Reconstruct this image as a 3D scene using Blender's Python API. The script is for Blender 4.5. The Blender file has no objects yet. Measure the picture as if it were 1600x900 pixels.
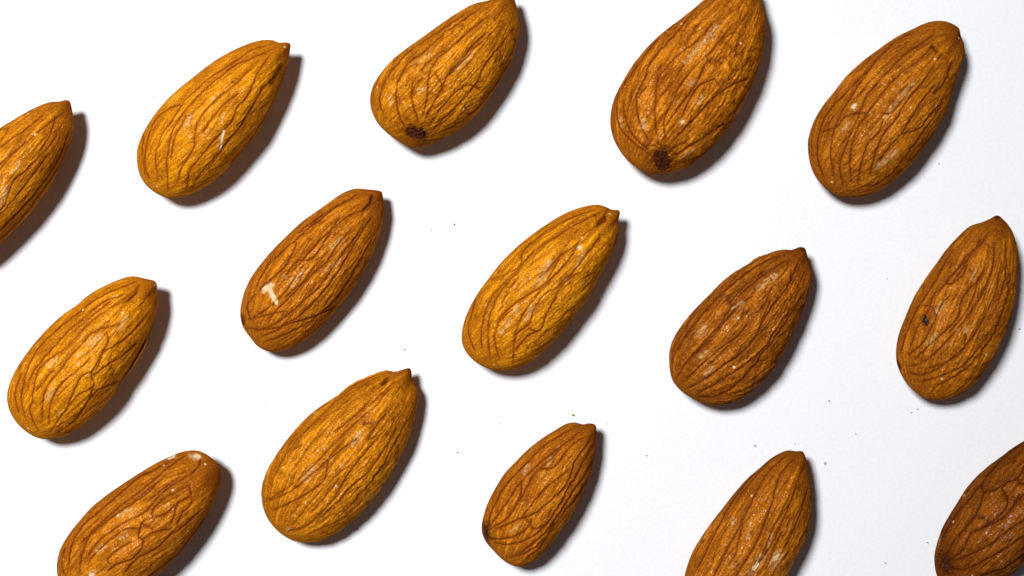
import bpy, math
import numpy as np
from mathutils import Vector

# ------------------------------------------------------------------ camera, light, exposure
SC = bpy.context.scene
COL = SC.collection
PXM = 13333.333            # photograph pixels per metre on the paper (frame is 120 mm wide)
CAM_H = 0.200              # camera height above the paper

cam = bpy.data.cameras.new("camera")
cam.sensor_width = 36.0
cam.lens = 36.0 * CAM_H / 0.120
cam.clip_start = 0.01
cam.clip_end = 20.0
cam_o = bpy.data.objects.new("camera", cam)
cam_o.location = (0, 0, CAM_H)
COL.objects.link(cam_o)
SC.camera = cam_o

world = bpy.data.worlds.new("World")
SC.world = world
world.use_nodes = True
bg = world.node_tree.nodes["Background"]
bg.inputs[0].default_value = (0.93, 0.945, 1.0, 1)
bg.inputs[1].default_value = 0.046

lamp = bpy.data.lights.new("desk_lamp_light", 'AREA')
lamp.shape = 'DISK'
lamp.size = 0.115
lamp.spread = math.radians(90)
lamp.energy = 1.11
lamp.color = (1.0, 0.985, 0.965)
lamp_o = bpy.data.objects.new("desk_lamp_light", lamp)
lamp_o.location = (-0.172, 0.146, 0.520)
COL.objects.link(lamp_o)
lamp_o.rotation_euler = (Vector((-0.060, 0.030, 0)) - lamp_o.location).to_track_quat('-Z', 'Y').to_euler()

SC.render.engine = 'CYCLES'
SC.view_settings.view_transform = 'Standard'
SC.view_settings.look = 'None'
SC.view_settings.exposure = 0.0
SC.view_settings.gamma = 1.0
SC.cycles.use_denoising = True
SC.cycles.use_adaptive_sampling = False
SC.cycles.max_bounces = 6

# ------------------------------------------------------------------ small numeric helpers
def _hash(ix, iy, seed):
    h = (ix.astype(np.int64) * 374761393 + iy.astype(np.int64) * 668265263 + seed * 974634777) & 0xFFFFFFFF
    h = ((h ^ (h >> 13)) * 1274126177) & 0xFFFFFFFF
    h = h ^ (h >> 16)
    return (h & 0xFFFF) / 65535.0 * 2 * np.pi

def perlin(x, y, seed=0):
    x0 = np.floor(x); y0 = np.floor(y)
    fx = x - x0; fy = y - y0
    u = fx * fx * fx * (fx * (fx * 6 - 15) + 10)
    v = fy * fy * fy * (fy * (fy * 6 - 15) + 10)
    def g(dx, dy):
        a = _hash(x0 + dx, y0 + dy, seed)
        return np.cos(a) * (fx - dx) + np.sin(a) * (fy - dy)
    a = g(0, 0) * (1 - u) + g(1, 0) * u
    b = g(0, 1) * (1 - u) + g(1, 1) * u
    return (a * (1 - v) + b * v) * 1.41

def catmull(P, closed, sub):
    P = np.asarray(P, float)
    n = len(P)
    out = []
    rng = range(n if closed else n - 1)
    for i in rng:
        if closed:
            p0, p1, p2, p3 = P[(i - 1) % n], P[i], P[(i + 1) % n], P[(i + 2) % n]
        else:
            p0, p1, p2, p3 = P[max(i - 1, 0)], P[i], P[i + 1], P[min(i + 2, n - 1)]
        for k in range(sub):
            t = k / sub
            out.append(0.5 * ((2 * p1) + (p2 - p0) * t + (2 * p0 - 5 * p1 + 4 * p2 - p3) * t * t
                              + (3 * p1 - p0 - 3 * p2 + p3) * t ** 3))
    if not closed:
        out.append(P[-1])
    return np.array(out)

def resample_closed(P, n):
    Q = np.vstack([P, P[:1]])
    s = np.concatenate([[0], np.cumsum(np.hypot(*np.diff(Q, axis=0).T))])
    t = np.linspace(0, s[-1], n, endpoint=False)
    return np.stack([np.interp(t, s, Q[:, 0]), np.interp(t, s, Q[:, 1])], 1)

def seg_dist(X, Y, P):
    """distance of every point to the polyline P, and how far along it that is (0..1)"""
    best = np.full(X.shape, 1e9)
    along = np.zeros(X.shape)
    m = len(P) - 1
    if m == 0:
        return np.hypot(X - P[0, 0], Y - P[0, 1]), along
    for i in range(m):
        ax, ay = P[i]; bx, by = P[i + 1]
        dx, dy = bx - ax, by - ay
        L = dx * dx + dy * dy + 1e-9
        t = np.clip(((X - ax) * dx + (Y - ay) * dy) / L, 0, 1)
        d = (X - ax - t * dx) ** 2 + (Y - ay - t * dy) ** 2
        k = d < best
        best[k] = d[k]; along[k] = (i + t[k]) / m
    return np.sqrt(best), along

def to_px(x, y, z):
    k = CAM_H / (CAM_H - z) * PXM
    return 800 + x * k, 450 - y * k

def from_px(px, py, z=0.0):
    k = (CAM_H - z) / CAM_H / PXM
    return (px - 800) * k, (450 - py) * k

# ------------------------------------------------------------------ materials
class N:
    """tiny node-tree writer"""
    def __init__(self, name):
        self.m = bpy.data.materials.new(name)
        self.m.use_nodes = True
        self.t = self.m.node_tree
        self.p = self.t.nodes["Principled BSDF"]
    def add(self, kind, **kw):
        n = self.t.nodes.new(kind)
        for k, v in kw.items():
            setattr(n, k, v)
        return n
    def link(self, a, b):
        self.t.links.new(a, b)
    def attr(self, name):
        return self.add('ShaderNodeAttribute', attribute_name=name).outputs['Fac']
    def noise(self, vec, scale, detail=3, rough=0.6, dist=0.0):
        n = self.add('ShaderNodeTexNoise')
        n.inputs['Scale'].default_value = scale
        n.inputs['Detail'].default_value = detail
        n.inputs['Roughness'].default_value = rough
        n.inputs['Distortion'].default_value = dist
        if vec is not None: self.link(vec, n.inputs['Vector'])
        return n.outputs['Fac']
    def ramp(self, fac, a, b, va=0.0, vb=1.0):
        n = self.add('ShaderNodeMapRange', clamp=True)
        n.inputs['From Min'].default_value = a; n.inputs['From Max'].default_value = b
        n.inputs['To Min'].default_value = va; n.inputs['To Max'].default_value = vb
        self.link(fac, n.inputs['Value'])
        return n.outputs['Result']
    def math(self, op, a, b):
        n = self.add('ShaderNodeMath', operation=op)
        for i, v in enumerate((a, b)):
            if isinstance(v, (int, float)): n.inputs[i].default_value = v
            else: self.link(v, n.inputs[i])
        return n.outputs[0]
    def mix(self, fac, a, b, blend='MIX'):
        n = self.add('ShaderNodeMix', data_type='RGBA', blend_type=blend)
        if isinstance(fac, (int, float)): n.inputs[0].default_value = fac
        else: self.link(fac, n.inputs[0])
        for i, v in ((6, a), (7, b)):
            if isinstance(v, tuple): n.inputs[i].default_value = (*v, 1)
            else: self.link(v, n.inputs[i])
        return n.outputs[2]

def skin_material(name, lobe, vein, grain=1.0):
    """brown almond skin: golden lobes, red-brown veins, powdery grain"""
    n = N(name)
    co = n.add('ShaderNodeTexCoord').outputs['Object']
    a_v, a_l, a_p, a_t, a_d = (n.attr(s) for s in ('vein', 'lobe', 'pale', 'tip', 'dark'))
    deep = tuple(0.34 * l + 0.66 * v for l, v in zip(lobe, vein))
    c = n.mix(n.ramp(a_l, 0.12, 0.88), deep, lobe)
    # broad uneven tone of the skin
    big = n.noise(co, 260, 3, 0.6)
    c = n.mix(n.ramp(big, 0.38, 0.7, 0.0, 0.60), c, deep)
    # powdery grain, a fraction of a millimetre
    g1 = n.noise(co, 5200, 2, 0.75)
    c = n.mix(n.math('MULTIPLY', n.ramp(g1, 0.46, 0.64, 0.0, 0.80 * grain), n.ramp(a_l, 0.0, 0.9, 0.40, 1.0)), c, tuple(min(1, k * l) for l, k in zip(lobe, (1.35, 1.5, 2.0))))
    g2 = n.noise(co, 4300, 2, 0.75)
    c = n.mix(n.ramp(g2, 0.52, 0.70, 0.0, 0.55 * grain), c, tuple(0.8 * v for v in vein))
    # dry tan powder caught on the ridges
    g3 = n.noise(co, 7000, 2, 0.8)
    c = n.mix(n.math('MULTIPLY', n.ramp(g3, 0.60, 0.72, 0.0, 0.60 * grain), n.ramp(big, 0.35, 0.6, 0.25, 1.0)), c, (0.66, 0.40, 0.13))
    # pale rubbed places, and a few painted sheen streaks
    pf = n.math('MULTIPLY', a_p, n.ramp(g1, 0.3, 0.6, 0.35, 1.0))
    c = n.mix(pf, c, (0.70, 0.47, 0.20))
    # veins
    vf = n.math('MULTIPLY', a_v, n.ramp(g1, 0.25, 0.8, 1.0, 0.70))
    c = n.mix(vf, c, tuple(0.85 * v for v in vein))
    c = n.mix(n.math('MULTIPLY', a_t, 0.60), c, tuple(0.85 * v for v in vein))
    c = n.mix(a_d, c, tuple(0.30 * v for v in vein))
    # sparse light dust specks
    vo = n.add('ShaderNodeTexVoronoi')
    vo.inputs['Scale'].default_value = 620
    n.link(co, vo.inputs['Vector'])
    sp = n.ramp(vo.outputs['Distance'], 0.07, 0.12, 1.0, 0.0)
    sel = n.add('ShaderNodeSeparateColor'); n.link(vo.outputs['Color'], sel.inputs[0])
    sp = n.math('MULTIPLY', sp, n.ramp(sel.outputs[0], 0.72, 0.80))
    c = n.mix(n.math('MULTIPLY', sp, 0.75), c, (0.72, 0.52, 0.26))
    # powdery skin: nearly all diffuse, with a thin broken gloss
    dif = n.add('ShaderNodeBsdfDiffuse'); dif.inputs['Roughness'].default_value = 0.0
    glo = n.add('ShaderNodeBsdfGlossy')
    n.link(c, dif.inputs['Color'])
    n.link(n.ramp(g2, 0.3, 0.7, 0.20, 0.32), glo.inputs['Roughness'])
    mx = n.add('ShaderNodeMixShader')
    n.link(n.math('MULTIPLY', n.ramp(g1, 0.46, 0.72, 0.001, 0.050), n.ramp(a_l, 0.35, 1.0, 0.12, 1.0)), mx.inputs[0])
    n.link(dif.outputs[0], mx.inputs[1]); n.link(glo.outputs[0], mx.inputs[2])
    n.t.nodes.remove(n.p)
    n.link(mx.outputs[0], n.t.nodes['Material Output'].inputs['Surface'])
    # fine relief
    hgt = n.math('ADD', n.math('MULTIPLY', n.noise(co, 2300, 3, 0.65), 1.0), n.math('MULTIPLY', n.noise(co, 900, 2, 0.5), 1.2))
    b = n.add('ShaderNodeBump')
    b.inputs['Strength'].default_value = 0.5
    b.inputs['Distance'].default_value = 0.00012
    n.link(hgt, b.inputs['Height'])
    n.link(b.outputs[0], dif.inputs['Normal']); n.link(b.outputs[0], glo.inputs['Normal'])
    return n.m

def flesh_material():
    n = N("bare_almond_flesh")
    co = n.add('ShaderNodeTexCoord').outputs['Object']
    f = n.noise(co, 1500, 3, 0.6)
    c = n.mix(n.ramp(f, 0.35, 0.75), (0.58, 0.36, 0.15), (0.76, 0.65, 0.48))
    n.link(c, n.p.inputs['Base Color'])
    n.p.inputs['Roughness'].default_value = 0.6
    b = n.add('ShaderNodeBump'); b.inputs['Strength'].default_value = 0.6; b.inputs['Distance'].default_value = 0.0001
    n.link(f, b.inputs['Height']); n.link(b.outputs[0], n.p.inputs['Normal'])
    return n.m

def scar_material():
    n = N("dark_scar_tissue")
    co = n.add('ShaderNodeTexCoord').outputs['Object']
    f = n.noise(co, 2200, 3, 0.7)
    c = n.mix(n.ramp(f, 0.35, 0.7), (0.026, 0.006, 0.003), (0.12, 0.026, 0.006))
    n.link(c, n.p.inputs['Base Color'])
    n.p.inputs['Specular IOR Level'].default_value = 0.06
    n.p.inputs['Roughness'].default_value = 0.55
    b = n.add('ShaderNodeBump'); b.inputs['Strength'].default_value = 1.0; b.inputs['Distance'].default_value = 0.00025
    n.link(f, b.inputs['Height']); n.link(b.outputs[0], n.p.inputs['Normal'])
    return n.m

def plain_material(name, col, col2, rough=0.8, scale=2500):
    n = N(name)
    co = n.add('ShaderNodeTexCoord').outputs['Object']
    f = n.noise(co, scale, 2, 0.6)
    n.link(n.mix(n.ramp(f, 0.35, 0.65), col, col2), n.p.inputs['Base Color'])
    n.p.inputs['Roughness'].default_value = rough
    return n.m

def paper_material():
    n = N("white_paper")
    co = n.add('ShaderNodeTexCoord').outputs['Object']
    f = n.noise(co, 2400, 4, 0.62)
    g = n.noise(co, 160, 3, 0.55)
    c = n.mix(n.ramp(f, 0.3, 0.7), (0.775, 0.805, 0.865), (0.83, 0.855, 0.905))
    c = n.mix(n.ramp(g, 0.56, 0.78, 0.0, 0.18), c, (0.835, 0.84, 0.85))
    n.link(c, n.p.inputs['Base Color'])
    n.p.inputs['Roughness'].default_value = 0.85
    n.p.inputs['Specular IOR Level'].default_value = 0.2
    b = n.add('ShaderNodeBump'); b.inputs['Strength'].default_value = 0.35; b.inputs['Distance'].default_value = 0.00006
    n.link(f, b.inputs['Height']); n.link(b.outputs[0], n.p.inputs['Normal'])
    return n.m

FLESH, SCAR = flesh_material(), scar_material()
HOLE = plain_material("black_hole_wall", (0.004, 0.004, 0.005), (0.012, 0.01, 0.01), 0.6)

# ------------------------------------------------------------------ the paper everything lies on
def make_paper():
    s = 0.30
    nx = 24
    g = np.linspace(-s, s, nx + 1)
    v = [(x, y, 0.0) for y in g for x in g]
    f = [(j * (nx + 1) + i, j * (nx + 1) + i + 1, (j + 1) * (nx + 1) + i + 1, (j + 1) * (nx + 1) + i)
         for j in range(nx) for i in range(nx)]
    me = bpy.data.meshes.new("white_paper")
    me.from_pydata(v, [], f)
    me.materials.append(paper_material())
    o = bpy.data.objects.new("white_paper", me)
    o["kind"] = "structure"
    o["label"] = "white paper sheet under the almonds"
    COL.objects.link(o)
make_paper()

# ------------------------------------------------------------------ almond builder
NA, RT, RB = 420, 128, 34

def mesh_part(name, V, NRM, F, attrs, mat, parent, origin):
    used, inv = np.unique(F, return_inverse=True)
    F2 = inv.reshape(F.shape)
    v = V[used] - origin
    me = bpy.data.meshes.new(name)
    me.vertices.add(len(v)); me.vertices.foreach_set("co", v.astype(np.float32).ravel())
    # the ring round the pole holds triangles written as quads with a repeated vertex: split them off
    tri = F2[:, 0] == F2[:, 1]
    q, t = F2[~tri], F2[tri][:, 1:]
    loops = np.concatenate([q.ravel(), t.ravel()]).astype(np.int32)
    starts = np.concatenate([np.arange(len(q)) * 4, len(q) * 4 + np.arange(len(t)) * 3]).astype(np.int32)
    me.loops.add(len(loops)); me.loops.foreach_set("vertex_index", loops)
    me.polygons.add(len(starts)); me.polygons.foreach_set("loop_start", starts)
    me.update(calc_edges=True)
    me.polygons.foreach_set("use_smooth", np.ones(len(starts), bool))
    for k, a in attrs.items():
        at = me.attributes.new(k, 'FLOAT', 'POINT')
        at.data.foreach_set("value", a[used].astype(np.float32))
    me.materials.append(mat)
    me.normals_split_custom_set_from_vertices(NRM[used])
    o = bpy.data.objects.new(name, me)
    COL.objects.link(o)
    o.parent = parent
    return o

def grid_normals(flat, F):
    a, b, c, d = (flat[F[:, i]] for i in range(4))
    n = np.cross(c - a, d - b)
    out = np.zeros_like(flat)
    for i in range(4):
        np.add.at(out, F[:, i], n)
    return out / (np.linalg.norm(out, axis=1, keepdims=True) + 1e-20)

def almond(spec, seed):
    ox, oy, sc = spec['crop']
    P = np.array([(ox + x / sc, oy + y / sc) for x, y in spec['outline']])
    zeq = spec.get('zeq', 0.0040) - 0.0004
    bt = spec.get('bt', 0.0044)
    O = resample_closed(catmull(P, True, 10), NA)
    for _ in range(2):                                   # take the corners of the tracing off
        O = 0.25 * np.roll(O, 1, 0) + 0.5 * O + 0.25 * np.roll(O, -1, 0)
    ang = np.arange(NA)
    tip = P[0]
    base = O[np.argmax(np.hypot(*(O - tip).T))]
    axis = (base - tip); L = np.hypot(*axis); axis = axis / L
    side = np.array([-axis[1], axis[0]])
    lat_o = (O - tip) @ side
    W = 0.5 * (lat_o.max() - lat_o.min())
    latc = 0.5 * (lat_o.max() + lat_o.min())
    cen = tip + axis * L * 0.56 + side * (latc * 0.8 + W * spec.get('ridge', -0.16))
    OX, OY = from_px(O[:, 0], O[:, 1], zeq)
    cx, cy = from_px(cen[0], cen[1], zeq)
    # rings from the top pole over the equator to the bottom pole
    th = np.concatenate([np.linspace(0, np.pi / 2, RT + 1)[1:], np.pi / 2 + np.linspace(0, np.pi / 2, RB + 1)[1:-1]])
    nn = spec.get('n', 1.88)
    r = np.abs(np.sin(th)) ** (2 / nn)
    zz = np.sign(np.cos(th)) * np.abs(np.cos(th)) ** (2 / nn)
    zz[RT - 1] = 0; r[RT - 1] = 1
    X = cx + r[:, None] * (OX - cx)[None]; Y = cy + r[:, None] * (OY - cy)[None]
    Z = np.where(zz[:, None] > 0, zeq + bt * zz[:, None], zeq + zeq * zz[:, None]) * np.ones((1, NA))
    V = np.concatenate([np.stack([X, Y, Z], 2).reshape(-1, 3), [[cx, cy, zeq + bt], [cx, cy, 0.0]]])
    NR = len(th)
    i = np.arange(NR - 1)[:, None] * NA
    j = np.arange(NA)[None]; j2 = (j + 1) % NA
    F = np.stack([i + j, i + NA + j, i + NA + j2, i + j2], 2).reshape(-1, 4)
    pt, pb = NR * NA, NR * NA + 1
    jj = np.arange(NA); jj2 = (jj + 1) % NA
    Ft = np.stack([np.full(NA, pt), np.full(NA, pt), jj, jj2], 1)
    e = (NR - 1) * NA
    Fb = np.stack([np.full(NA, pb), np.full(NA, pb), e + jj2, e + jj], 1)
    F = np.concatenate([F, Ft, Fb])
    # the direction of the outline decides which way the faces look
    area = np.sum(OX * np.roll(OY, -1) - OY * np.roll(OX, -1))
    if area < 0:
        F = np.concatenate([F[:-2 * NA][:, ::-1], F[-2 * NA:][:, [0, 1, 3, 2]]])
    Nrm = grid_normals(V, F)

    # where each point of the upper side lies in the photograph; the underside repeats it mirrored
    zm = np.where(V[:, 2] >= zeq, V[:, 2], zeq)
    px, py = to_px(V[:, 0], V[:, 1], zm)
    lower = V[:, 2] < zeq - 1e-6
    t = ((px - tip[0]) * axis[0] + (py - tip[1]) * axis[1]) / L
    lat = (px - tip[0]) * side[0] + (py - tip[1]) * side[1] - latc * np.sin(np.clip(t, 0, 1) * np.pi)
    shape = np.sqrt(np.clip(1 - (2 * np.clip(t, 0, 1) - 1) ** 2, 0.03, 1))
    w = lat / (W * shape)
    k = seed * 17
    wx = px + 0.6 * perlin(px / 11, py / 11, k) + 0.9 * perlin(px / 34, py / 34, k + 1)
    wy = py + 0.6 * perlin(px / 11, py / 11, k + 2) + 0.9 * perlin(px / 34, py / 34, k + 3)
    upper = ~lower
    dmin = np.full(len(V), 60.0); groove = np.zeros(len(V)); line = np.zeros(len(V))
    for vn in spec['veins']:
        wt = 1.0
        if isinstance(vn[0], (int, float)): wt, vn = vn[0], vn[1:]
        Q = np.array([(ox + x / sc, oy + y / sc) for x, y in vn])
        Q = catmull(Q, False, 4)
        d, al = seg_dist(wx, wy, Q)
        fade = np.clip(np.minimum(al, 1 - al) * 7 + 0.5, 0, 1) * (0.72 + 0.5 * perlin(px / 16, py / 16, k + 9))
        groove = np.maximum(groove, wt * fade * np.exp(-(d / 1.6) ** 2))
        line = np.maximum(line, min(wt, 1.25) * np.clip(fade * 1.3, 0, 1) * np.exp(-(d / 1.2) ** 2))
        dmin = np.minimum(dmin, d / max(0.5, min(wt, 1.2)))
    pillow = 1 - np.exp(-dmin / 3.8)
    # wrinkles that run with the veins and close up towards both ends
    f1 = perlin(w * 6.5 + 0.5 * perlin(t * 5, w * 3, k + 4), t * 3.2, k + 5)
    f2 = perlin(w * 13 + 0.6 * perlin(t * 9, w * 4, k + 6), t * 6.5, k + 7)
    f3 = perlin(w * 24 + 0.8 * perlin(t * 14, w * 6, k + 15), t * 9, k + 16)
    away = 0.5 + 0.5 * np.clip((dmin - 2.5) / 6, 0, 1)
    rid1 = np.exp(-(f1 / 0.055) ** 2) * away; rid2 = np.exp(-(f2 / 0.085) ** 2) * away
    s1 = perlin(w * 9 + 0.7 * perlin(t * 6, w * 3, k + 17), t * 2.8, k + 18)
    s2 = perlin(w * 19 + 0.7 * perlin(t * 10, w * 5, k + 19), t * 6.0, k + 20)
    streak = 0.65 * s1 + 0.60 * s2
    cr = perlin((px * axis[0] + py * axis[1]) / 7.5, (px * side[0] + py * side[1]) / 15, k + 8)
    lump = perlin(px / 13, py / 13, k + 10)
    peb = perlin(px / 4.2, py / 4.2, k + 11)
    fine = spec.get('fine', 0.5); wrk = spec.get('wrk', 0.4)
    endfade = np.clip(np.minimum(t, 1 - t) * 9, 0.15, 1)
    dep = spec.get('depth', 1.0)
    H = (-0.000068 * dep * groove + 0.000095 * dep * pillow
         - endfade * ((0.35 + 0.65 * fine) * (0.000080 * rid1 + 0.000056 * rid2) + 0.000022 * f3)
         + endfade * 0.000034 * (0.4 + wrk) * s2
         + endfade * (0.000100 * wrk * cr + 0.000085 * lump + 0.000040 * (0.6 + wrk) * peb))
    rr = np.concatenate([np.repeat(r, NA), [0, 0]])
    H *= 1 - 0.88 * rr ** 7
    vein = np.clip(line * 1.20 + endfade * ((0.40 + 0.60 * fine) * 0.95 * rid1 + (0.3 + 0.7 * fine) * 0.70 * rid2 + 0.30 * np.clip(f3 * 1.8, 0, 1)), 0, 1)
    # marks of wear: chips, scars, holes, rubbed places; also painted flank shade and sheen
    def blob(items, soft):
        m = np.zeros(len(V))
        for it in items:
            rad, pts = it[0] / sc, np.array([(ox + x / sc, oy + y / sc) for x, y in it[1:]])
            d, _ = seg_dist(px + 1.4 * perlin(px / 3.1, py / 3.1, k + 12), py + 1.4 * perlin(px / 3.1, py / 3.1, k + 13), pts)
            m = np.maximum(m, np.clip((rad - d) / (soft * rad) + 0.5, 0, 1))
        return np.where(lower, 0, m)
    chip = blob(spec.get('chip', []), 0.35); scar = np.clip(blob(spec.get('scar', []), 0.9) + 0.75 * perlin(px / 2.6, py / 2.6, k + 21) * (blob(spec.get('scar', []), 1.4) > 0.02), 0, 1)
    ring = blob([(1.9 * c_[0], *c_[1:]) for c_ in spec.get('scar', [])], 1.3)
    hole = blob(spec.get('hole', []), 0.25); pale = blob([(0.72 * c_[0], *c_[1:]) for c_ in spec.get('pale', [])], 1.7)
    dark = np.maximum(blob([d_ for d_ in spec.get('dark', []) if d_[0] <= 12], 1.2), 0.45 * blob([d_ for d_ in spec.get('dark', []) if d_[0] > 12], 1.9))  # some wide strokes put flank shade into the colour, others ring scars
    halo = blob([(c_[0] * 1.35, *c_[1:]) for c_ in spec.get('chip', [])], 0.9)
    pale = np.maximum(pale, 1.3 * halo)
    H += -0.00010 * chip - 0.00012 * scar + 0.00022 * scar * perlin(px / 3.4, py / 3.4, k + 22) - 0.0009 * hole + 0.00003 * pale
    dark = np.maximum(dark, ring * (0.85 + 0.5 * perlin(px / 3, py / 3, k + 23)))
    dt = np.hypot(px - tip[0], py - tip[1])
    tipm = np.clip(1 - dt / spec.get('tipr', 36), 0, 1)
    V2 = V + Nrm * H[:, None]
    V2[:, 2] = np.maximum(V2[:, 2], 0.0)
    Nrm2 = grid_normals(V2, F)
    A = dict(vein=vein, lobe=np.clip(0.02 + 0.78 * pillow + (0.85 + 0.45 * wrk) * streak + 0.22 * lump - 0.65 * np.exp(-np.clip(t, 0, 1) / 0.15) - 0.35 * np.exp(-np.clip(1 - t, 0, 1) / 0.07) - 0.58 * rr ** 3.0, 0, 1), pale=np.clip(pale * (0.55 + 0.9 * perlin(px / 5, py / 5, k + 14)), 0, 0.8), tip=tipm ** 0.7, dark=dark * 0.8)  # rim term browns the skin edge and puts edge shading into its colour

    root = bpy.data.objects.new("almond", None)
    root.empty_display_size = 0.004
    root.location = (cx, cy, 0)
    root["label"] = spec['label']; root["category"] = "almond"; root["group"] = "almonds laid in slanting rows on white paper"
    COL.objects.link(root)
    org = np.array([cx, cy, 0.0])
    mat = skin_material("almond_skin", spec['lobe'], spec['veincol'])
    def fm(a): return a[F].mean(1)
    which = np.zeros(len(F), int)
    which[fm(tipm) > 1 - spec.get('tipcut', 13) / spec.get('tipr', 36)] = 1
    which[fm(scar) > 0.5] = 2
    which[fm(chip) > 0.5] = 3
    which[fm(hole) > 0.5] = 4
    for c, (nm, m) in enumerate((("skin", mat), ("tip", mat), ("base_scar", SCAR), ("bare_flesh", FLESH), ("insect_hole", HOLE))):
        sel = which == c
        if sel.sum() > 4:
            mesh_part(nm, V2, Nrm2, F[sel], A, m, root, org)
    # a lifted edge of skin along the flank
    for fl in spec.get('flap', []):
        Q = catmull(np.array([(ox + x / sc, oy + y / sc) for x, y in fl]), False, 6)
        m = len(Q)
        rows = []
        for q in range(m):
            s = q / (m - 1)
            wd = math.sin(math.pi * s) ** 0.6
            a = Q[max(q - 1, 0)]; b = Q[min(q + 1, m - 1)]
            tv = (b - a) / (np.hypot(*(b - a)) + 1e-9)
            nv = np.array([-tv[1], tv[0]])
            if np.dot(nv, Q[q] - cen) < 0: nv = -nv
            for off, dz in ((-2.2, -0.0003), (0.6 * wd, 0.0001), (2.2 * wd + 0.5 * math.sin(q * 1.7) * wd, -0.0002), (1.0 * wd, -0.0007)):
                qq = Q[q] + nv * off
                z = zeq + dz
                x, y = from_px(qq[0], qq[1], z)
                rows.append((x - cx, y - cy, z))
        fcs = [(q * 4 + r_, q * 4 + (r_ + 1) % 4, (q + 1) * 4 + (r_ + 1) % 4, (q + 1) * 4 + r_) for q in range(m - 1) for r_ in range(4)]
        me = bpy.data.meshes.new("skin_flap")
        me.from_pydata(rows, [], fcs)
        me.polygons.foreach_set("use_smooth", np.ones(len(fcs), bool))
        me.attributes.new('lobe', 'FLOAT', 'POINT').data.foreach_set("value", np.full(len(rows), 0.5, np.float32))
        me.materials.append(mat)
        o = bpy.data.objects.new("skin_flap", me); COL.objects.link(o); o.parent = root
    return root

GOLD, GOLDV = (0.75, 0.285, 0.004), (0.195, 0.032, 0.003)
AMBER, AMBERV = (0.67, 0.240, 0.004), (0.155, 0.025, 0.003)
BROWN, BROWNV = (0.52, 0.165, 0.005), (0.115, 0.018, 0.003)
RUST, RUSTV = (0.60, 0.195, 0.005), (0.130, 0.020, 0.003)
UMBER, UMBERV = (0.47, 0.142, 0.005), (0.092, 0.014, 0.003)
DARK, DARKV = (0.28, 0.075, 0.004), (0.052, 0.009, 0.002)

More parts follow.
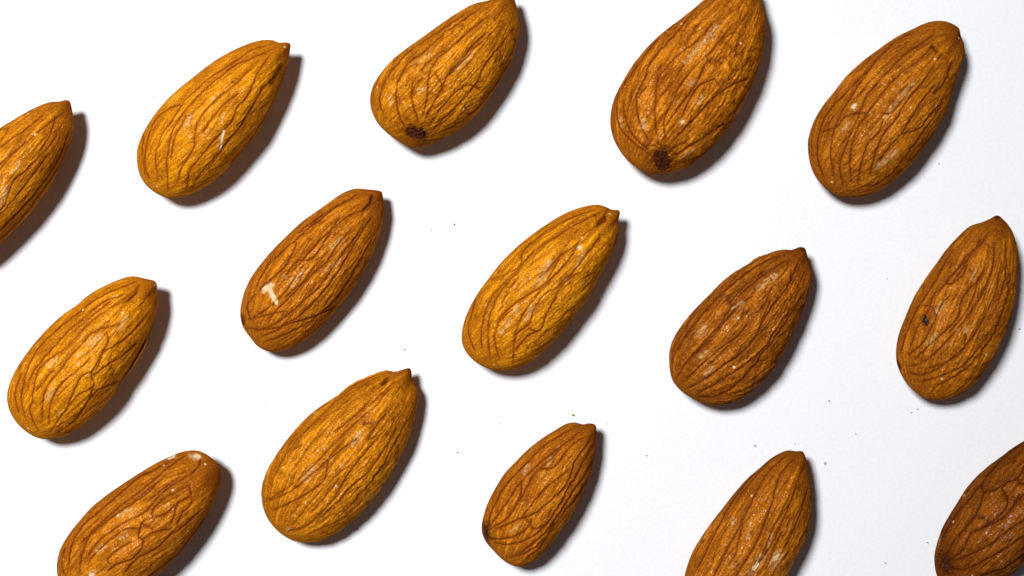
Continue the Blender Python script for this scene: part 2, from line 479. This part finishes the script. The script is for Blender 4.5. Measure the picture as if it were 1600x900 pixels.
ALMONDS = [
 dict(label="golden almond cut off by the left edge of the photo with a dark flank seam",
  crop=(0, 130, 3.0), ridge=-0.30, n=1.75, lobe=AMBER, veincol=AMBERV, fine=0.5, bt=0.0046, zeq=0.0042,
  outline=[(326,84),(338,130),(343,180),(332,260),(290,370),(225,490),(130,615),(60,690),(0,750),(-80,820),(-180,870),(-270,855),(-330,790),(-345,690),(-310,570),(-230,430),(-120,310),(0,213),(60,175),(150,123),(230,90),(285,86),(300,80)],
  veins=[[(300,140),(230,190),(150,250),(60,330),(0,380),(-120,480),(-220,600)],[(270,240),(200,330),(130,400),(60,470),(30,560),(0,600),(-100,690)],
   [(230,330),(150,440),(70,540),(0,620),(-90,720)],[(200,150),(100,230),(0,300),(-120,400)],[1.5,(325,220),(290,320),(230,430),(160,520),(80,610),(0,690)],
   [1.3,(320,290),(270,400),(190,515),(100,635),(0,730)],[(260,160),(240,230),(200,300),(150,360)],[(-60,380),(-180,520),(-260,660)],[(120,270),(40,360),(-40,450)]],
  pale=[(16,(0,555),(30,490)),(8,(60,420),(90,380))], dark=[(14,(290,300),(240,400))]),
 dict(label="long golden almond at upper left with a thin white scratch and a tiny black dot",
  crop=(190, 40, 3.0), ridge=-0.30, n=1.75, lobe=GOLD, veincol=GOLDV, fine=0.32, bt=0.0046, zeq=0.0042,
  outline=[(792,95),(788,82),(768,79),(735,80),(705,68),(650,70),(590,88),(500,128),(420,178),(340,240),(260,305),(190,375),(130,455),(90,530),(72,600),(80,680),(105,735),(150,778),(205,805),(260,808),(320,790),(390,755),(450,710),(520,640),(580,570),(640,495),(700,380),(745,280),(775,190),(786,130)],
  veins=[[(700,85),(600,120),(500,190),(420,240),(340,310),(290,360),(240,440),(190,510),(165,580),(160,640),(170,720)],
   [(720,105),(620,150),(540,180),(460,240),(400,290),(340,350),(290,410),(240,490),(220,570),(210,640),(215,720),(220,780)],
   [(640,165),(560,250),(500,300),(440,350),(400,390),(360,450),(340,520),(340,570),(310,620),(280,670),(265,740)],
   [(700,130),(640,220),(590,330),(545,380),(520,450),(480,490),(420,560),(370,620),(320,680),(310,760)],
   [(545,320),(480,370),(420,440),(380,500)],[(290,370),(240,380),(180,420),(140,480),(115,560),(110,660),(130,720)],
   [(300,430),(260,500),(240,560),(230,620)],[(720,240),(660,300),(600,400),(560,470),(480,570),(400,660),(340,740)],
   [1.4,(775,190),(737,290),(692,390),(635,490),(575,572),(505,650)],[0.8,(110,470),(95,580),(110,700)],[(640,330),(590,420),(540,470)],[0.7,(500,540),(430,640),(360,720)]],
  chip=[(6,(477,492),(466,535),(460,575))], pale=[(10,(482,415),(470,450)),(12,(330,420),(300,470))], dark=[(7,(520,266)),(12,(745,190),(700,270)),(14,(620,370),(560,490))], tipr=36),  # flank strokes paint the shaded right side; first pale streak paints a highlight
 dict(label="golden almond at top centre with a dark scar on its blunt lower end",
  crop=(550, 0, 3.46), lobe=AMBER, veincol=AMBERV, fine=0.65, wrk=1.1, bt=0.0046, zeq=0.0042,
  outline=[(868,-34),(880,0),(900,80),(905,150),(890,230),(860,330),(800,440),(740,530),(670,620),(590,690),(500,745),(430,775),(340,797),(280,780),(210,735),(150,680),(110,610),(98,540),(113,468),(158,394),(228,316),(320,246),(420,174),(500,117),(580,64),(660,22),(742,2),(800,-18),(845,-38)],
  veins=[[(700,40),(600,110),(500,180),(400,270),(310,340),(260,420),(240,500),(245,600),(280,680)],[(640,60),(500,150),(380,230),(280,310),(200,400),(160,480),(150,560),(180,640)],
   [(750,80),(640,160),(540,250),(460,320),(420,390),(410,460),(400,560),(380,640)],[1.4,(720,180),(640,260),(580,340),(520,400),(490,470),(440,560),(400,640)],
   [1.2,(640,290),(600,330),(560,370),(500,430)],[(690,480),(620,460),(540,520),(470,600),(420,680)],[(840,200),(760,300),(700,380),(680,440),(600,540),(500,640),(440,700)],
   [(330,440),(320,520),(340,600),(360,660)],[(380,420),(340,460),(320,520)],[(860,320),(790,440),(700,560),(600,650),(500,710)],[(450,400),(480,440),(490,500)],
   [0.7,(800,140),(700,230),(640,270)],[0.8,(600,200),(520,260),(440,310),(370,380)],[0.8,(560,600),(500,660),(440,700)]],
  scar=[(30,(318,712),(370,725))], pale=[(12,(205,520),(215,560)),(14,(360,490),(390,480)),(10,(340,350),(430,290)),(14,(560,370),(640,300))], dark=[(60,(310,705),(390,715))]),
 dict(label="large almond cut by the top edge with a round dark scar and blistered skin",
  crop=(930, 0, 3.0), lobe=RUST, veincol=RUSTV, fine=0.75, wrk=1.5, bt=0.0048, zeq=0.0044,
  outline=[(757,-70),(775,0),(795,70),(800,130),(790,220),(765,320),(725,420),(670,530),(610,620),(540,700),(460,765),(390,800),(300,818),(220,800),(150,750),(100,680),(75,610),(72,540),(90,460),(130,380),(180,300),(250,215),(320,150),(400,90),(450,50),(510,0),(570,-40),(640,-68),(700,-80),(735,-84)],
  veins=[[(480,30),(400,130),(320,220),(260,290),(230,370),(200,430),(195,500),(210,580),(250,660)],[(560,100),(480,190),(400,250),(330,320),(290,380),(285,450),(280,540),(290,640)],
   [(640,120),(560,220),(500,280),(450,330),(400,400),(350,500),(320,570),(330,660)],[(600,300),(530,280),(480,380),(440,440),(380,520),(330,590)],
   [(720,370),(640,400),(570,450),(500,520),(430,590),(370,660)],[(560,370),(490,400),(440,470),(400,560)],[(300,170),(220,280),(150,370),(110,440),(100,520),(120,600),(170,660),(240,710)],
   [(130,480),(140,550),(180,640),(250,700)],[0.55,(560,300),(600,270),(640,320),(600,400),(560,370)],[0.55,(680,200),(630,260),(600,270)],[0.55,(730,280),(670,330),(640,320)],
   [(700,450),(620,560),(520,640),(420,700),(370,730)],[(640,600),(560,680),(470,740),(380,770)],[0.55,(560,300),(520,270),(560,220),(610,200),(640,230)],[0.55,(600,180),(650,150),(690,170)],[0.8,(420,300),(370,380),(310,450)]],
  scar=[(36,(305,735),(318,765))], pale=[(14,(405,568)),(8,(395,735),(460,697)),(14,(570,130),(500,210),(420,290)),(10,(115,550),(125,590)),(12,(470,380),(440,400)),(12,(480,480),(500,460)),(14,(230,570),(225,600))], dark=[(58,(300,735),(325,760))], chip=[(9,(408,570))]),
 dict(label="brown almond in the upper right corner with one small white nick on its left side",
  crop=(1240, 20, 3.0), lobe=BROWN, veincol=BROWNV, fine=0.5, wrk=0.9, bt=0.0044, zeq=0.0040,
  outline=[(781,108),(776,80),(766,66),(735,49),(690,38),(630,45),(560,75),(480,115),(400,170),(320,230),(250,295),(190,370),(135,440),(95,510),(70,590),(70,660),(85,730),(115,785),(160,830),(220,860),(290,865),(360,850),(430,815),(500,760),(560,700),(620,620),(680,530),(720,450),(745,360),(775,270),(798,200),(796,150)],
  veins=[[(560,90),(460,150),(390,220),(340,290),(290,360),(240,440),(200,520),(180,600),(175,680),(190,780)],[(620,130),(540,180),(470,250),(400,320),(350,380),(320,440),(290,520),(240,640),(215,720),(230,810)],
   [(650,150),(590,220),(520,270),(450,340),(400,400),(320,510),(280,600),(265,690),(270,790)],[(700,190),(640,270),(600,330),(520,430),(480,500),(420,570),(390,640),(370,710),(360,760)],
   [(420,500),(400,560),(350,610),(320,700),(300,800)],[(380,240),(300,320),(220,400),(150,480),(120,560),(110,640),(120,720),(150,780)],[(200,540),(240,490),(300,470),(340,470)],
   [(660,340),(610,400),(560,480),(510,560),(440,640),(400,700)],[(700,420),(640,480),(590,540),(510,570)],[(690,440),(600,570),(520,680),(440,770),(360,820)],[1.3,(745,230),(710,320),(660,380)],
   [(130,560),(190,540)],[(660,100),(590,150),(520,200),(460,250)],[0.8,(420,470),(470,460),(560,340)]],
  chip=[(8,(279,444),(289,436))], pale=[(12,(560,330),(500,400),(430,490)),(8,(360,462)),(14,(390,720),(480,650)),(10,(230,550),(260,520))], dark=[(7,(650,160),(665,180)),(10,(780,110))]),
 dict(label="reddish brown almond with a T-shaped white chip near its blunt lower end",
  crop=(350, 280, 3.103), lobe=RUST, veincol=RUSTV, fine=0.6, wrk=0.9, bt=0.0042, zeq=0.0034,
  outline=[(768,72),(764,60),(740,54),(700,50),(640,46),(580,65),(520,105),(450,155),(380,205),(310,270),(240,340),(180,410),(130,480),(95,560),(80,640),(90,710),(130,770),(170,815),(230,837),(300,828),(370,795),(440,740),(510,670),(570,600),(630,520),(690,420),(730,330),(760,240),(775,160),(773,110)],
  veins=[[1.6,(715,75),(710,105),(675,150)],[(675,150),(600,180),(530,240),(450,310),(390,380),(330,450)],[(640,80),(540,140),(430,220),(340,300),(250,380),(190,450),(160,520)],
   [1.2,(350,310),(320,380),(280,440),(220,490),(170,540)],[(560,190),(500,280),(430,380),(350,400),(300,470)],[(620,240),(560,310),(500,400),(430,460),(350,540),(280,610),(200,690)],
   [(680,230),(600,330),(530,420),(470,520),(400,580),(330,640),(250,700),(150,740)],[(720,180),(640,300),(590,390),(540,470),(470,560),(380,650),(280,720),(170,770)],
   [1.2,(540,620),(450,660),(330,700),(200,730),(110,720)],[(710,300),(640,430),(560,560),(470,650),(350,730),(200,790)],[(150,560),(110,620),(130,680)],[(380,420),(300,540),(220,620),(140,670)],
   [(560,120),(450,190),(360,260)],[0.8,(300,640),(200,660),(110,680)],[0.8,(440,420),(380,500),(300,570)]],
  chip=[(12,(195,537),(230,515)),(9,(222,530),(240,570),(253,597))], pale=[(16,(330,510),(380,450)),(10,(300,470)),(12,(520,330),(570,290)),(10,(500,440),(560,390))], dark=[(9,(715,85),(705,120),(675,148)),(10,(88,660),(95,700))]),
 dict(label="longest golden almond in the middle of the paper with pale flecks along its ridges",
  crop=(700, 300, 3.0), lobe=GOLD, veincol=GOLDV, fine=0.4, wrk=0.8, bt=0.0045, zeq=0.0041,
  outline=[(806,98),(798,84),(770,84),(740,70),(700,60),(640,68),(560,95),(480,140),(400,195),(320,260),(250,330),(190,405),(130,490),(85,580),(65,660),(70,720),(100,770),(150,810),(210,832),(280,835),(350,815),(420,770),(480,715),(540,650),(600,570),(660,490),(700,410),(745,330),(780,260),(800,190),(798,135)],
  veins=[[(720,95),(620,140),(520,200),(440,250),(370,310),(320,380),(250,460),(210,540),(190,600),(190,700),(200,790)],[(690,80),(560,130),(440,200),(350,280),(340,340),(270,420),(200,500),(170,580),(155,660),(160,740)],
   [(740,130),(640,200),(600,250),(540,290),(490,340),(430,400)],[(620,220),(580,300),(500,390),(430,450),(360,490),(290,540),(240,600),(215,680)],
   [(560,390),(510,450),(450,480),(400,560),(380,620),(330,660),(310,720),(305,800)],[(520,460),(470,560),(430,650),(380,640)],[0.6,(540,270),(520,320),(480,390),(440,450)],
   [1.2,(430,650),(370,680),(320,740)],[(720,200),(660,280),(590,370),(520,460)],[0.6,(330,400),(280,470),(240,560)],[(300,550),(240,610),(220,690),(240,780)],[0.6,(610,380),(550,420),(520,450)],
   [(430,470),(360,560),(330,620),(310,700)],[0.6,(200,410),(260,390),(330,350)],[(130,490),(110,580),(95,650),(120,740)],[1.4,(795,200),(775,270),(755,320)],[1.2,(750,80),(735,110),(740,140)]],
  chip=[(10,(617,262))], pale=[(16,(420,430),(475,325)),(14,(315,560),(325,540)),(8,(180,530)),(10,(550,405)),(12,(360,600),(400,540)),(12,(640,290),(600,350)),(14,(250,660),(290,600))], dark=[(7,(690,110)),(12,(730,120),(700,150))]),
 dict(label="dark brown almond right of the middle with one long curved central furrow",
  crop=(1020, 370, 3.214), lobe=UMBER, veincol=UMBERV, fine=0.8, wrk=1.7, bt=0.0042, zeq=0.0040,
  outline=[(768,68),(760,55),(735,52),(700,65),(650,65),(590,80),(510,120),(430,165),(360,215),(290,285),(220,355),(160,425),(110,500),(85,570),(84,650),(97,715),(130,762),(180,800),(240,830),(310,845),(390,835),(460,800),(530,745),(600,670),(650,590),(700,490),(740,400),(780,290),(798,200),(790,140),(775,95)],
  veins=[[1.8,(740,110),(700,200),(660,280),(600,350),(540,450),(510,510),(440,590),(360,640),(260,720),(180,760)],[(690,110),(600,160),(520,220),(440,290),(390,360),(330,450),(250,540),(160,640),(120,710)],
   [(640,90),(520,150),(420,220),(330,300),(240,400),(160,500),(110,590)],[(600,250),(560,340),(500,400),(430,490),(340,560),(250,640),(150,730)],[(500,300),(440,340),(380,400),(300,500),(200,600)],
   [1.2,(760,280),(700,370),(640,470),(570,560),(500,660),(420,740),(320,800),(220,800)],[(590,320),(530,470)],[(720,330),(640,440),(550,570),(450,650),(330,730),(220,790)],[(560,170),(470,240),(380,340)]],
  chip=[(7,(428,407))], pale=[(20,(230,490),(260,455)),(9,(305,490)),(14,(240,600),(270,580)),(12,(400,360),(450,330)),(14,(530,260),(620,190)),(12,(260,690),(300,660)),(5,(610,523))],
  dark=[(12,(755,62))], flap=[[(480,140),(520,112),(560,97),(600,84)]]),
 dict(label="brown almond near the right edge with a small black hole in its skin",
  crop=(1380, 320, 2.8125), lobe=BROWN, veincol=BROWNV, fine=0.5, wrk=1.1, bt=0.0044, zeq=0.0040,
  outline=[(518,58),(510,49),(492,48),(470,62),(430,78),(380,95),(330,140),(280,195),(240,250),(190,320),(140,400),(100,490),(70,570),(58,640),(65,710),(100,780),(150,830),(200,853),(270,855),(330,835),(390,795),(440,730),(490,650),(530,570),(560,480),(580,380),(590,280),(588,200),(570,130),(545,85)],
  veins=[[(470,110),(430,170),(370,220),(320,290),(270,350),(220,400),(200,460),(150,540),(120,620)],[1.2,(380,230),(350,260),(280,330),(300,345),(350,310),(370,260)],
   [(450,260),(420,330),(380,370),(340,430),(330,490),(270,560),(200,620),(140,680)],[(420,320),(390,420),(350,490),(290,560)],[(290,400),(250,450),(210,540),(170,610),(110,660)],
   [(490,170),(480,280),(440,380),(400,450),(340,530),(260,620),(180,690),(110,710)],[(520,250),(500,360),(460,470),(400,570),(330,650),(240,720),(160,750),(110,730)],
   [(560,300),(540,420),(490,560),(420,660),(340,740),(240,790)],[(360,560),(350,640),(280,690),(200,720)],[(310,190),(260,280),(200,380),(140,470),(100,570),(80,640)],
   [(430,620),(380,680),(330,720),(230,760),(160,780)],[(170,440),(210,450),(230,480)],[0.8,(540,180),(540,300),(510,420)],[0.8,(430,150),(360,260),(300,350)]],
  hole=[(11,(176,495),(188,520)),], pale=[(10,(375,535),(360,560)),(14,(200,610),(230,580)),(10,(390,330),(400,300)),(16,(260,440),(240,470)),(6,(515,482))], dark=[(10,(500,58)),(6,(66,690),(76,715))]),
 dict(label="golden almond at the left with a lifted flake of skin along its right flank",
  crop=(0, 410, 3.0), ridge=-0.30, n=1.75, lobe=GOLD, veincol=GOLDV, fine=0.35, wrk=0.6, bt=0.0046, zeq=0.0042,
  outline=[(735,102),(722,86),(685,77),(620,65),(560,80),(480,115),(420,150),(360,200),(290,250),(220,315),(150,395),(90,480),(50,560),(35,630),(45,690),(75,745),(120,790),(180,823),(250,825),(330,800),(400,750),(470,690),(530,620),(575,545),(620,480),(670,390),(710,310),(735,220),(738,160),(733,130)],
  veins=[[(640,90),(540,130),(440,180),(350,250),(270,310),(190,390),(140,470),(110,560),(100,640),(120,740)],[(650,110),(590,165),(480,240),(400,300),(320,390),(250,440),(190,490),(160,560),(150,650),(140,700),(180,790)],
   [(580,150),(480,190),(390,260),(300,340),(230,420),(150,520),(130,600)],[1.6,(655,105),(630,150),(580,188)],[(560,290),(480,310),(420,340),(380,390),(330,440),(280,510),(220,580),(200,660),(200,760)],
   [(500,330),(505,380),(470,440),(430,520),(440,580),(370,620),(310,690),(240,790)],[(420,450),(370,500),(300,560),(260,610),(235,680),(230,760)],[(430,510),(380,540),(340,620),(310,700)],
   [(700,230),(620,330),(540,390),(490,420),(450,500)],[(640,380),(560,450),(490,490),(440,530)],[(440,580),(410,660),(350,740),(270,800)],[(560,560),(460,600),(390,690)],[(250,500),(170,600)],
   [(100,520),(70,620),(90,710)],[1.4,(733,240),(700,330),(652,420),(592,520),(545,600)],[0.8,(520,180),(430,250),(340,330)]],
  pale=[(16,(230,480),(270,455)),(14,(590,260),(560,310)),(10,(370,470)),(14,(220,640),(250,590)),(16,(420,380),(470,350)),(10,(280,700))], chip=[(5,(725,107))], dark=[(16,(700,140),(720,200)),(7,(600,180),(640,140))],
  flap=[[(692,368),(660,420),(625,478),(580,540)]]),
 dict(label="broad plump almond at lower centre with dull fine-wrinkled skin and a nipple-like stub tip",
  crop=(390, 560, 3.0), lobe=AMBER, veincol=AMBERV, fine=0.6, wrk=1.3, depth=0.75, bt=0.0042, zeq=0.0034,
  outline=[(759,68),(751,45),(720,52),(680,62),(630,65),(560,95),(480,130),(410,175),(340,220),(270,275),(200,350),(140,430),(90,510),(60,590),(57,660),(75,730),(110,785),(160,830),(220,858),(300,860),(370,840),(440,795),(510,735),(570,670),(630,590),(690,490),(740,390),(775,270),(788,190),(785,145),(765,108),(760,90)],
  veins=[[0.7,(660,140),(580,230),(510,290),(440,360),(360,440),(260,540),(160,620),(70,670)],[0.7,(680,110),(600,180),(500,280)],[1.2,(500,380),(430,430),(370,480),(360,530),(340,580),(240,650),(110,710)],
   [0.9,(440,390),(350,490),(270,560),(180,630),(90,665)],[(600,370),(520,470),(450,560),(420,620),(360,700),(270,780),(180,810)],[(690,330),(620,440),(560,530),(480,600),(400,690),(310,770)],
   [0.8,(740,280),(680,400),(600,540),(500,660),(420,740)],[0.7,(400,210),(300,300),(200,410),(120,540)],[0.8,(640,260),(570,350),(560,380),(600,360)],[0.8,(560,200),(470,290),(400,340)],[0.8,(420,560),(360,640),(290,720)]],
  pale=[(12,(180,800)),(14,(480,400),(520,350)),(12,(380,470)),(16,(260,570),(300,510)),(12,(430,500))], chip=[(6,(405,600)),(4,(724,285))], dark=[(12,(640,100),(625,120)),(8,(748,55))],
  flap=[[(415,172),(480,124),(560,88),(630,62),(672,62)]]),
 dict(label="smallest almond, at bottom centre, deeply wrinkled with a dark spot at its left end",
  crop=(730, 640, 3.4615), lobe=RUST, veincol=RUSTV, fine=0.4, wrk=0.7, depth=1.25, bt=0.0040, zeq=0.0037,
  outline=[(698,98),(686,79),(655,75),(625,80),(580,70),(530,80),(470,115),(400,160),(330,215),(260,285),(200,350),(150,430),(110,510),(85,590),(78,650),(95,705),(140,760),(190,810),(240,840),(290,848),(350,825),(400,785),(450,730),(500,660),(545,600),(590,520),(640,420),(670,330),(690,240),(695,170)],
  veins=[[(590,95),(500,140),(410,200),(340,270),(270,340),(200,420),(150,510),(120,590),(110,640)],[(610,120),(520,190),(440,250),(370,310),(300,380),(240,460),(180,550),(120,630)],
   [(630,150),(560,200),(470,310),(400,320),(350,370),(310,440),(270,510),(200,600),(110,650)],[1.7,(680,130),(650,190),(590,270),(570,330),(540,400),(500,450)],[1.2,(500,450),(420,520),(350,570),(260,600),(150,650)],
   [(560,320),(480,380),(400,450),(340,530),(300,580)],[1.2,(680,200),(620,300),(580,380),(540,430),(520,490),(470,560),(430,620),(360,650)],[(320,590),(360,650)],[1.3,(690,250),(640,350),(590,420),(540,500),(490,580),(430,660),(350,730),(270,790)],
   [(650,380),(590,480),(520,560),(460,650),(400,740),(320,810)],[(350,590),(330,640),(250,690),(160,700),(110,690)],[(430,620),(350,690),(240,730),(150,720)],[0.7,(250,360),(180,460),(130,560)],[(290,390),(290,450),(250,540)],
   [(480,600),(420,700),(330,770),(230,800)],[0.8,(540,170),(450,270),(380,330)]],
  scar=[(22,(86,640),(92,690))], pale=[(14,(310,340),(330,310)),(10,(430,300),(460,260)),(10,(240,655),(290,620))]),
 dict(label="golden almond cut by the bottom edge at lower left with a white tip chip",
  crop=(70, 680, 4.09), ridge=-0.30, n=1.75, lobe=RUST, veincol=RUSTV, fine=0.35, bt=0.0046, zeq=0.0042,
  outline=[(1122,240),(1102,182),(1060,143),(1020,115),(970,98),(910,100),(850,115),(780,145),(700,185),(600,245),(500,310),(400,380),(300,460),(220,550),(150,640),(100,730),(80,820),(85,900),(110,980),(170,1040),(260,1070),(360,1060),(480,1020),(590,960),(700,900),(800,820),(880,730),(960,630),(1030,520),(1080,420),(1110,340),(1122,290)],
  veins=[[(900,130),(780,210),(680,300),(580,380),(480,450),(390,530),(300,620),(260,700),(230,790),(220,880)],[(830,150),(700,220),(590,280),(480,370),(370,470),(260,560),(190,660),(160,760),(150,850)],
   [1.6,(995,145),(985,190),(940,245)],[(940,245),(900,270),(800,330),(720,400),(640,490),(540,540),(420,620),(330,690),(270,790)],[(930,320),(830,370),(750,410),(690,480),(700,520),(780,500),(830,450),(920,400),(980,390)],
   [(940,380),(850,440),(830,510),(800,580)],[(690,600),(620,560),(700,520)],[(600,600),(520,600),(430,660),(350,730),(280,810)],[1.2,(620,560),(600,640),(630,660),(690,620),(800,600)],
   [1.3,(630,660),(620,720),(560,790),(470,820),(400,870)],[(560,680),(480,720),(400,790),(420,830)],[1.2,(1000,480),(900,570),(800,640),(720,720),(600,780),(520,870)],[(930,330),(940,430),(880,500),(850,570)],
   [1.4,(1100,400),(1030,520),(950,630),(870,740),(760,830),(650,920)],[(700,330),(590,420),(440,510),(330,600),(230,690)],[(130,720),(110,800),(120,890)],[0.8,(780,250),(660,350),(540,450)],[0.8,(860,270),(760,340),(660,420)]],
  chip=[(13,(795,142),(820,132)),(12,(960,132),(985,140)),(9,(470,516)),(16,(300,890))], pale=[(16,(925,130),(960,150)),(16,(490,510),(550,465)),(18,(330,745),(375,710)),(14,(320,870),(290,890)),(14,(490,660),(520,640)),(10,(470,740))], dark=[(22,(1060,260),(1000,350))]),
 dict(label="almond cut by the bottom edge right of centre with two pale bare patches",
  crop=(1050, 680, 4.09), lobe=BROWN, veincol=BROWNV, fine=0.6, wrk=0.9, depth=0.8, bt=0.0044, zeq=0.0040,
  outline=[(845,118),(828,101),(790,103),(740,97),(690,115),(630,150),(560,210),(480,280),(400,370),(330,460),(260,550),(190,650),(135,740),(100,830),(80,900),(50,1000),(50,1090),(90,1180),(160,1240),(260,1270),(360,1250),(460,1190),(560,1100),(650,1000),(725,900),(780,800),(840,680),(880,560),(890,450),(885,330),(870,210)],
  veins=[[(790,140),(700,240),(660,350),(640,430),(590,560),(540,690),(430,860),(400,920)],[(730,130),(630,220),(560,320),(520,400),(460,530),(400,640),(330,770),(270,900)],[(540,340),(530,400)],
   [(850,180),(800,300),(760,420),(700,570),(630,700),(540,840),(490,920)],[(700,110),(580,190),(460,320),(350,480),(250,680),(160,860)],[(870,330),(830,460),(780,600),(720,720)],[(760,430),(650,580),(580,760),(500,900)],[(450,560),(410,740),(360,830)],
   [0.7,(620,170),(500,300),(400,440)],[0.8,(700,620),(640,760),(600,860)]],
  chip=[(12,(520,855),(545,825)),(12,(655,790),(675,765))], pale=[(22,(505,880),(580,770)),(32,(640,830),(680,760)),(14,(490,640)),(16,(400,540),(390,560)),(16,(630,640),(610,700)),(12,(500,560))]),
 dict(label="deep brown almond cut by the bottom right corner of the photo",
  crop=(1430, 670, 3.91), lobe=DARK, veincol=DARKV, fine=0.45, n=1.6, bt=0.0058, zeq=0.0046,
  outline=[(985,0),(960,-16),(900,-20),(800,10),(730,40),(665,75),(600,115),(520,175),(440,235),(370,300),(310,370),(260,450),(210,530),(165,610),(135,700),(118,780),(122,850),(135,900),(170,960),(230,1000),(310,1010),(400,985),(500,935),(575,893),(620,850),(665,790),(760,670),(850,540),(930,400),(980,270),(1000,160),(1000,60)],
  veins=[[(665,85),(560,160),(460,260),(410,340),(420,380),(490,370),(560,330),(620,300),(665,250)],[(410,330),(340,420),(270,500),(200,600),(160,680)],[(620,290),(640,330),(665,335)],
   [(530,370),(560,410),(560,470),(500,540),(420,600),(330,650),(290,740),(190,820)],[(420,390),(370,520),(330,580),(240,680),(180,780)],[(660,400),(600,470),(540,540),(430,600)],[(660,560),(540,640),(470,700),(350,760),(230,810)],
   [(660,660),(560,730),(430,800),(300,860),(200,840)],[(560,330),(530,370)],[(600,460),(640,400)],[(320,340),(240,460),(180,580),(150,680)],[(665,760),(560,840),(400,900)],[(900,60),(760,170),(660,240)],[(940,180),(800,360),(680,470)]],
  scar=[(24,(180,800),(190,850))], pale=[(6,(147,705),(156,650)),(9,(300,410)),(8,(465,400))], dark=[(20,(170,780),(200,850))]),
]
for idx, sp in enumerate(ALMONDS):
    almond(sp, idx + 1)

# ------------------------------------------------------------------ crumbs and specks fallen on the paper
CRUMB_MATS = dict(
    olive=plain_material("olive_crumb", (0.28, 0.17, 0.015), (0.46, 0.29, 0.05)),
    grey=plain_material("grey_dust", (0.40, 0.40, 0.42), (0.55, 0.55, 0.57)),
    dark=plain_material("dark_crumb", (0.10, 0.085, 0.07), (0.22, 0.18, 0.13)),
    tan=plain_material("tan_crumb", (0.50, 0.32, 0.13), (0.62, 0.45, 0.24)),
    red=plain_material("reddish_crumb", (0.30, 0.12, 0.05), (0.46, 0.22, 0.10)))
CRUMBS = [
 (895.5, 648.5, 6.5, 3.6, 20, 'olive', "largest crumb, olive brown, just above the tip of the smallest almond"),
 (710, 350.5, 3.0, 2.6, 0, 'dark', "dark speck left of the longest golden almond in the middle"),
 (674, 359, 2.6, 2.0, 40, 'tan', "faint tan speck right of the tip of the almond with the T-shaped chip"),
 (632.5, 546, 3.2, 2.8, 0, 'olive', "olive speck above the stub tip of the broad plump almond"),
 (715, 707, 3.0, 2.8, 0, 'olive', "olive speck right of the broad plump almond"),
 (780.5, 662, 2.4, 1.8, 0, 'tan', "pale tan speck upper left of the smallest almond"),
 (239.5, 150, 2.4, 2.0, 0, 'tan', "pale tan speck left of the almond with the white scratch"),
 (1288.5, 723.5, 6.0, 4.6, 70, 'grey', "round grey dust lump right of the tip of the almond with two pale patches"),
 (1295.5, 626.5, 3.4, 2.4, 10, 'dark', "small dark speck between the furrowed almond and the almond with the hole"),
 (1179.5, 696.5, 5.0, 2.4, 15, 'red', "brown sliver of crumb above the almond with two pale patches"),
 (1242, 693.5, 2.6, 2.0, 0, 'grey', "grey speck right above the tip of the almond with two pale patches"),
 (1433.5, 639.5, 3.0, 2.2, 30, 'red', "reddish speck under the blunt end of the almond with the black hole"),
 (1424, 644.5, 3.0, 2.0, 0, 'tan', "tan speck at lower left of the almond with the black hole"),
 (1010, 711.5, 3.6, 2.6, 30, 'tan', "tan crumb on bare paper right of the smallest almond"),
 (415.5, 629.5, 2.2, 2.2, 0, 'grey', "tiny grey speck left of the broad plump almond"),
 (1337, 678, 3.0, 2.0, 80, 'tan', "tan speck on the bare paper below the furrowed almond's right side"),
 (1449, 847.5, 5.0, 2.2, 10, 'tan', "flat tan crumb left of the deep brown corner almond"),
 (1383.5, 880, 3.0, 2.0, 40, 'red', "reddish speck near the bottom edge left of the corner almond"),
 (1466.5, 255.5, 3.0, 2.4, 0, 'tan', "tan speck below the shadow of the almond with the white nick"),
 (1593, 514, 3.4, 2.4, 0, 'red', "reddish speck at the right edge beside the almond with the hole"),
 (1386, 435.5, 2.6, 2.0, 0, 'grey', "grey speck left of the almond with the black hole"),
 (558, 826.5, 4.2, 3.0, 40, 'olive', "brown crumb at the shadow edge of the broad plump almond"),
 (948, 662.5, 2.6, 2.0, 0, 'grey', "grey speck right of the largest olive crumb"),
]
def crumb(px, py, w, h, deg, mat, label, seed):
    rng = np.random.RandomState(seed)
    x, y = from_px(px, py)
    a, b = 0.45 * w / PXM, 0.45 * h / PXM
    c = min(a, b) * 0.8
    nu, nv = 9, 5
    vs = [(0, 0, c)]
    for i in range(1, nv):
        th = math.pi * i / nv
        for j in range(nu):
            f = 2 * math.pi * j / nu
            q = 1 + rng.uniform(-0.22, 0.22)
            vs.append((a * q * math.sin(th) * math.cos(f), b * q * math.sin(th) * math.sin(f), c * math.cos(th) * q))
    vs.append((0, 0, -c))
    n = len(vs) - 1
    fs = [(0, 1 + j, 1 + (j + 1) % nu) for j in range(nu)]
    for i in range(nv - 2):
        o = 1 + i * nu
        fs += [(o + j, o + nu + j, o + nu + (j + 1) % nu, o + (j + 1) % nu) for j in range(nu)]
    o = 1 + (nv - 2) * nu
    fs += [(o + j, n, o + (j + 1) % nu) for j in range(nu)]
    me = bpy.data.meshes.new("crumb")
    me.from_pydata(vs, [], fs)
    me.polygons.foreach_set("use_smooth", np.ones(len(fs), bool))
    me.materials.append(CRUMB_MATS[mat])
    ob = bpy.data.objects.new("crumb", me)
    zmin = min(v[2] for v in vs)
    ob.location = (x, y, -zmin)
    ob.rotation_euler = (0, 0, math.radians(-deg))
    ob["label"] = label; ob["category"] = "crumb"; ob["group"] = "crumbs and specks fallen on the paper"
    COL.objects.link(ob)
for i, c in enumerate(CRUMBS):
    crumb(*c, seed=i + 5)
